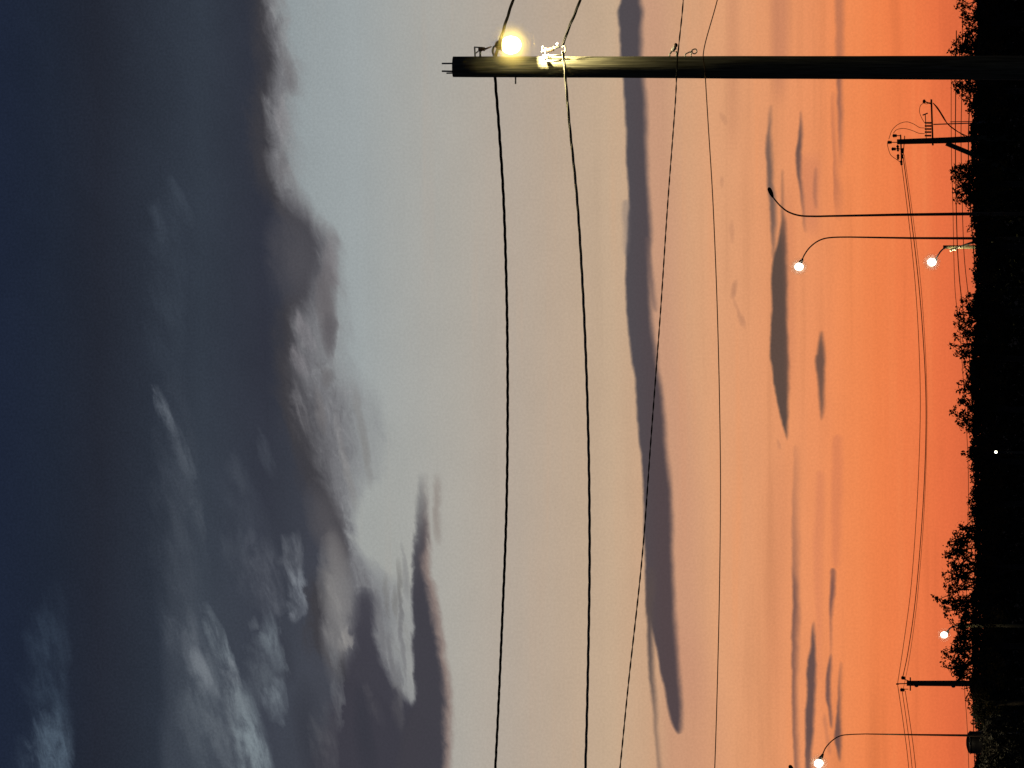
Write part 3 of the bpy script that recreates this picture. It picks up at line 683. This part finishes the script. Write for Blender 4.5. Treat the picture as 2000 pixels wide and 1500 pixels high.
# ------------------------------------------------------------------ street lamps
def lamp_post(label, Yd, shaft, arm, head0, head1, hw, lit=None, rr=(3.2, 1.9), group='slim steel street lamps', light=0):
    K = Yd / F
    base = ground_at(shaft[0][1], Yd)
    t = thing('street_lamp', base, label, 'street lamp', group)
    pp = [base] + [at(x, y, Yd) for x, y in shaft]
    n = len(pp); MB().tube(pp, [(rr[0] * 1.25 + (rr[1] - rr[0] * 1.25) * k / (n - 1)) * K for k in range(n)], 12).build('post', M_LAMPPOST, t)
    MB().lathe(base, base + Vector((0, 0, .5)), [(0, .22), (.1, .22), (.14, .13), (1, .11)]).build('base_plate', M_LAMPPOST, t)
    ap = pxpath([shaft[-1]] + arm, Yd, 8)
    MB().tube(ap, [(rr[1] - (rr[1] - 1.25) * k / (len(ap) - 1)) * K for k in range(len(ap))], 10).build('arm', M_LAMPPOST, t)
    a, e = at(head0[0], head0[1], Yd), at(head1[0], head1[1], Yd)
    hd = MB().lathe(a, e, [(0, .35 * hw * K), (.12, .6 * hw * K), (.4, .95 * hw * K), (.7, hw * K), (.9, .8 * hw * K), (1, .3 * hw * K)], 14).build('lamp_head', M_DARK, t)
    if lit:
        c = at(lit[0], lit[1], Yd - hw * K * .9)
        MB().ball(c, lit[2] * .74 * K, (1.0, 1.0, 1.12), 18, 12, Vector((0.1, 0, -1))).build('lamp_lens', G_WHITE, hd)
        MB().ball(c, lit[2] * 1.9 * K, (1, 1, 1), 24, 14).build('bloom_halo', V_WHITE, hd)  # added scattering ball standing in for the lamp's bloom
        if light: lens_light(t, c - Vector((0, 0, lit[2] * K * 2.0)), light, (1, .82, .5), lit[2] * K, 60, .7)
    return t
lamp_post('unlit slim street lamp, its arm curving right to a dark head', 200.0,
          [(1912, 417.5), (1750, 419.5), (1620, 422)], [(1590, 422.5), (1562, 421), (1540, 414), (1524, 402), (1512, 388), (1508, 382)], (1510, 386), (1501, 366), 4.3)
lamp_post('lit slim street lamp beside the unlit one, its arm curving left to a white light', 205.0,
          [(1915, 465.5), (1780, 465), (1660, 463)], [(1630, 463.5), (1610, 466), (1594, 473), (1580, 485), (1571, 498), (1566, 509)], (1568, 505), (1557, 524), 4.3, (1560.5, 521, 10.2), (2.6, 1.4))
lamp_post('lit slim street lamp at the left edge rising above a round dark tank', 205.0,
          [(1900, 1436.5), (1780, 1435), (1690, 1433.5)], [(1662, 1434.5), (1642, 1437), (1626, 1446), (1613, 1460), (1606, 1475)], (1608, 1472), (1595, 1494), 4.3, (1599, 1491, 10.6), (2.4, 1.0), light=700)
lamp_post('street lamp at the left edge with only its dark head tip in view', 200.0,
          [(1915, 1572), (1750, 1572), (1650, 1572)], [(1620, 1571), (1590, 1564), (1568, 1548), (1556, 1526), (1551, 1514)], (1552, 1516), (1542, 1494), 4.6, None, (3.4, 2.0))

def pole_lamp(label, Yd, x0, y0, arm, lit, strut=None, r=4.5, light=0):
    K = Yd / F; base = ground_at(y0, Yd)
    t = thing('pole_lamp', base, label, 'street lamp', 'street lamps on short wooden poles')
    MB().tube([base, at(x0, y0, Yd)], [r * 1.3 * K, r * K], 12).build('post', M_WOOD, t)
    MB().tube(pxpath(arm, Yd - .15, 6), 1.5 * K, 8).build('arm', M_STEEL, t)
    a = arm[-1]
    hd = MB().lathe(at(a[0] + 2, a[1], Yd - .15), at(lit[0] - 3, lit[1] + lit[2] * .5, Yd - .15), [(0, 2 * K), (.3, 4 * K), (.8, 4.5 * K), (1, 2 * K)], 12).build('lamp_head', M_DARK, t)
    MB().ball(at(lit[0], lit[1], Yd - .3), lit[2] * .74 * K, (1, 1, 1.1), 18, 12, Vector((0, 0, -1))).build('lamp_lens', G_WHITE, hd)
    MB().ball(at(lit[0], lit[1], Yd - .3), lit[2] * 1.9 * K, (1, 1, 1), 24, 14).build('bloom_halo', V_WHITE, hd)  # added volume for the bloom round this lens, not a real cover
    if strut:
        MB().tube([at(strut[0], strut[1], Yd - .25), at(strut[2], strut[3], Yd - .25)], 2.4 * K, 8).build('strut', M_STEEL, t)
        for (x, y) in ((1866, 487), (1875, 482), (1857, 489)): MB().ball(at(x, y, Yd - .35), 3 * K, (1, 1, .8)).build('insulator', M_PORC, t)
    if light: lens_light(t, at(lit[0] + lit[2] * 2.05, lit[1], Yd - .3), light, (1, .8, .4), lit[2] * K)
    return t
pole_lamp('low wooden pole with a white lamp and pale strut beside the lit slim lamp', 262.0, 1842, 482.5, [(1846, 484), (1839, 489), (1833, 497), (1828, 505)], (1820, 512, 10.4), (1856, 489, 1926, 464), 3.4, 320)
pole_lamp('white lamp on a short pole poking out of the large bush', 184.0, 1872, 1222, [(1874, 1222), (1864, 1223), (1857, 1226), (1851, 1232)], (1844, 1240, 8.2), None, 3.0, 14)

# small yard light in the dark
Yy = 160.0; Ky = Yy / F
yb = ground_at(883.5, Yy)
yl = thing('yard_lamp', yb, 'tiny yellowish yard lamp shining in the black undergrowth', 'lamp')
MB().tube([yb, at(1950, 883.5, Yy)], [.05, .035], 10).build('post', M_DARK, yl)
hd = MB().lathe(at(1950, 883.5, Yy), at(1939, 883.5, Yy), [(0, 2 * Ky), (.15, 4 * Ky), (.2, 1.5 * Ky), (.75, 1.5 * Ky), (.8, 4.5 * Ky), (1, 1 * Ky)], 12).build('lamp_head', M_DARK, yl)
MB().ball(at(1945, 883, Yy - .03), 2.3 * Ky, n=12, m=8).build('lamp_globe', G_PORCH, hd)

# dark round tank on a stand, left edge
Yt = 208.0; Kt = Yt / F
tb = ground_at(1450, Yt)
tk = thing('water_tank', tb, 'dark round water tank with domed lid, below the lit lamp at the left edge', 'water tank')
MB().lathe(at(1926, 1450, Yt), at(1895, 1450, Yt), [(0, 21 * Kt), (.03, 22 * Kt), (.3, 22.4 * Kt), (.33, 21.6 * Kt), (.6, 22.2 * Kt), (.63, 21.6 * Kt), (1, 22 * Kt)], 28).build('tank_body', M_TANK, tk)
MB().lathe(at(1894.6, 1450, Yt), at(1887, 1450, Yt), [(0, 22.6 * Kt), (.3, 20.5 * Kt), (.6, 17 * Kt), (.85, 11 * Kt), (1, 5 * Kt)], 28).build('tank_lid', M_TANK, tk)
MB().lathe(at(1895.6, 1450, Yt), at(1894.2, 1450, Yt), [(0, 23 * Kt), (.5, 23.3 * Kt), (1, 23 * Kt)], 28).build('rim', M_STEEL, tk)
for (sx, sy) in ((-1, -1), (1, -1), (-1, 1), (1, 1)):
    p = at(1926, 1450 + sx * 17, Yt); p.y += sy * 17 * Kt
    MB().tube([Vector((p.x, p.y, 0)), p], .06, 8).build('stand_leg', M_STEEL, tk)
MB().bar(at(1927, 1426, Yt), at(1927, 1474, Yt), 3 * Kt, 46 * Kt).build('platform', M_WOOD, tk)

# ------------------------------------------------------------------ trees
def tree(label, Yd, cy, tips, xc=1930.0, leafpx=7.6, fill=26, spread=None, fillx=(1900, 1960), material=M_LEAF2, seed=1, nleaf=12, name='tree'):
    """tapered trunk, limbs out to the sprigs that stand on the skyline, leaves along and at the end of every limb"""
    rng = random.Random(seed); K = Yd / F
    base = ground_at(cy, Yd)
    t = thing(name, base, label, 'tree', 'dark trees along the skyline')
    tr = MB(); cr = MB()
    fork = at(xc, cy, Yd)
    tr.tube([base, base.lerp(fork, .5) + Vector((rng.uniform(-.1, .1), 0, 0)), fork], [.16, .12, .08], 10)
    ymin = min(p[1] for p in tips); ymax = max(p[1] for p in tips)
    knots = []                                   # main limbs fan out from the fork to the base of the visible sprigs
    nk = max(3, int((ymax - ymin) / 22))
    for k in range(nk + 1):
        yk = ymin + (ymax - ymin) * k / nk + rng.uniform(-6, 6)
        xk = fillx[0] + rng.uniform(-2, 14)
        e = at(xk, yk, Yd + rng.uniform(-.7, .7)); st = base.lerp(fork, rng.uniform(.75, 1))
        mid = st.lerp(e, .5) + Vector((rng.uniform(-.25, .25), rng.uniform(-.2, .2), rng.uniform(-.1, .25)))
        q = spline([tuple(st), tuple(mid), tuple(e)], 6)
        tr.tube(q, [(.05 - .03 * i / (len(q) - 1)) for i in range(len(q))], 6, False)
        knots.append((yk, e))
    allt = [(x, y, 1.0) for x, y in tips]
    for x, y in tips:
        for _ in range(2):
            nx_ = x + rng.uniform(3, 26)
            if nx_ < fillx[0] + 14: allt.append((nx_, y + rng.gauss(0, 9), 1.0))
    for _ in range(fill):
        allt.append((rng.uniform(*fillx), rng.uniform(ymin - 6, ymax + 6), 1.5))
    for (x, y, big) in allt:
        e = at(x, y, Yd + rng.uniform(-.9, .9))
        near = sorted(knots, key=lambda q: abs(q[0] - y))[:2]
        st = rng.choice(near)[1]
        L = (e - st).length
        mid = st.lerp(e, .5) + Vector((rng.gauss(0, .14) * L, rng.gauss(0, .2) * L, rng.gauss(0.05, .1) * L))
        path = spline([tuple(st), tuple(mid), tuple(e)], 6)
        tr.tube(path, [(.022 - .014 * k / (len(path) - 1)) for k in range(len(path))], 5, False)
        for k in range(int(nleaf * big * rng.uniform(.7, 1.4))):
            q = e + Vector((rng.gauss(0, 1), rng.gauss(0, 1.4), rng.gauss(-.4, .9))) * (3.2 * K * big)
            l = leafpx * K * rng.uniform(.6, 1.15); cr.leaf(q, l, l * rng.uniform(.45, .68), rng)
        for k in range(int(8 * big)):
            u = rng.uniform(.3, .95); q = path[int(u * (len(path) - 1))] + Vector((rng.gauss(0, 1), rng.gauss(0, 1), rng.gauss(0, 1))) * (3.4 * K)
            l = leafpx * K * rng.uniform(.5, 1.0); cr.leaf(q, l, l * rng.uniform(.4, .6), rng)
    tr.build('trunk', M_BARK, t); cr.build('crown', material, t, smooth=False)
    return t
tree('ragged dark tree right of the thick lamp pole, at the right edge', 180, 45,
     [(1870, -6), (1873, 5), (1869, 14), (1879, 22), (1886, 32), (1881, 43), (1887, 55), (1889, 66), (1872, 76), (1866, 88), (1862, 84), (1855, 99), (1860, 104), (1868, 96), (1876, 90), (1882, 103), (1890, 80), (1886, 110), (1880, 70), (1878, -30), (1866, -60), (1884, -90)], seed=11, fill=44)
tree('small leafy tree just left of the thick lamp pole', 190, 178, [(1862, 163), (1868, 167), (1864, 172), (1878, 164), (1884, 172), (1889, 188), (1885, 198), (1894, 180), (1892, 206), (1896, 215), (1875, 158)], seed=12, fill=26)
tree('airy tree between the braced utility pole and the unlit slim lamp', 190, 358,
     [(1859, 335), (1863, 325), (1866, 344), (1872, 352), (1880, 338), (1885, 324), (1890, 350), (1871, 364), (1861, 352), (1868, 386), (1877, 381), (1886, 375), (1893, 365), (1896, 388), (1860, 344), (1876, 330), (1884, 392), (1892, 402), (1864, 372), (1888, 335), (1895, 322), (1880, 362), (1872, 393)], seed=13, fill=34, leafpx=8, material=M_LEAF)
tree('low dark tree under the lit slim lamp', 195, 480, [(1902, 425), (1898, 440), (1903, 458), (1904, 500), (1903, 530), (1900, 548), (1906, 515), (1905, 470)], seed=14, fill=40, leafpx=7)
tree('dark tree with ragged sprigs, first left of the low lamp pole', 185, 612,
     [(1886, 586), (1892, 578), (1889, 596), (1868, 606), (1866, 614), (1875, 612), (1882, 618), (1867, 634), (1878, 630), (1872, 642), (1881, 652), (1884, 640), (1892, 625), (1897, 604), (1890, 655)], seed=15, fill=34)
tree('dark tree with one long thin stalk standing up from it', 188, 700,
     [(1854, 672), (1862, 676), (1866, 688), (1876, 680), (1880, 696), (1884, 708), (1878, 690), (1893, 718), (1889, 738), (1898, 728), (1894, 672), (1899, 700), (1888, 748)], seed=16, fill=30)
tree('dark tree with four separate tufts, middle of the skyline', 182, 800,
     [(1869, 750), (1878, 744), (1872, 764), (1883, 760), (1871, 786), (1876, 787), (1886, 782), (1858, 806), (1864, 808), (1878, 810), (1869, 824), (1872, 828), (1888, 820), (1894, 838), (1889, 842), (1898, 858), (1890, 800), (1894, 770), (1899, 866)], seed=17, fill=40)
tree('small dark tree with a pointed tuft above the tiny yard lamp', 192, 900,
     [(1892, 880), (1898, 876), (1894, 890), (1900, 898), (1880, 886), (1903, 915), (1899, 930), (1905, 945), (1897, 942)], seed=18, fill=26, leafpx=8)
tree('low rounded dark tree right next to the large bush', 190, 985,
     [(1898, 960), (1893, 975), (1892, 982), (1897, 992), (1900, 1004), (1895, 1008), (1899, 1018), (1903, 950)], seed=19, fill=30)
tree('right half of the large lacy bush, highest sprig at its middle', 178, 1110,
     [(1892, 1030), (1884, 1036), (1866, 1039), (1874, 1046), (1858, 1055), (1862, 1062), (1852, 1063), (1860, 1070), (1846, 1081), (1856, 1084), (1866, 1080), (1852, 1100), (1858, 1108), (1843, 1124), (1848, 1132), (1858, 1126), (1845, 1142), (1856, 1150), (1868, 1118),
      (1823, 1167), (1830, 1171), (1838, 1175), (1842, 1186), (1850, 1176), (1846, 1196), (1862, 1160), (1870, 1140), (1876, 1060), (1880, 1090), (1874, 1180), (1882, 1120), (1884, 1165)], seed=20, fill=80, fillx=(1872, 1955), leafpx=7.2)
tree('left half of the large lacy bush, around the short lamp pole', 181, 1260,
     [(1848, 1202), (1858, 1212), (1864, 1225), (1872, 1236), (1878, 1228), (1868, 1248), (1862, 1258), (1870, 1266), (1858, 1268), (1842, 1272), (1846, 1280), (1858, 1284), (1841, 1292), (1848, 1300), (1856, 1298), (1866, 1306), (1862, 1290), (1872, 1312), (1866, 1314), (1880, 1320), (1892, 1326), (1880, 1280), (1876, 1295), (1884, 1255), (1888, 1305), (1886, 1215)], seed=21, fill=70, fillx=(1876, 1955), leafpx=7.2)
tree('sparse low sprigs of a dark tree left of the plain distant pole', 205, 1375, [(1890, 1366), (1896, 1360), (1892, 1374), (1900, 1382), (1905, 1392), (1886, 1345), (1896, 1350), (1903, 1408), (1908, 1418)], seed=22, fill=26, leafpx=7)
tree('tree in the bottom corner whose leaves catch lamplight, under the dark tank', 204.4, 1462,
     [(1921, 1410), (1915, 1480), (1918, 1492), (1922, 1440), (1924, 1455), (1921, 1468), (1926, 1425), (1934, 1405), (1919, 1505)], seed=23, fill=190, fillx=(1922, 2010), leafpx=7, material=mat('pale_leaf', (0.09, 0.085, 0.055), 0.6, 0, 0.4, 3, 0.4), nleaf=12)

# far-off wood that reads as one black mass
wd = MB(); wr = random.Random(5)
def sky_line(py):
    return 1905 + 4 * math.sin(py * .013 + 1) + 3 * math.sin(py * .041) + 2.5 * math.sin(py * .11 + 2)
for k in range(60000):
    py = wr.uniform(-700, 2200); Yd = wr.uniform(212, 300)
    u = wr.random() ** 2.2
    px = sky_line(py) + wr.gauss(0, 2.2) + u * 110
    l = (7 + 9 * min(1, u * 4)) * Yd / F * wr.uniform(.6, 1.3)
    wd.leaf(at(px, py, Yd), l, l * wr.uniform(.45, .7), wr)
tag(wd.build('woodland', M_WOODS, None, (0, 250, 0), smooth=False), 'black mass of far-off trees closing the bottom of the sky', 'woodland', kind='stuff')
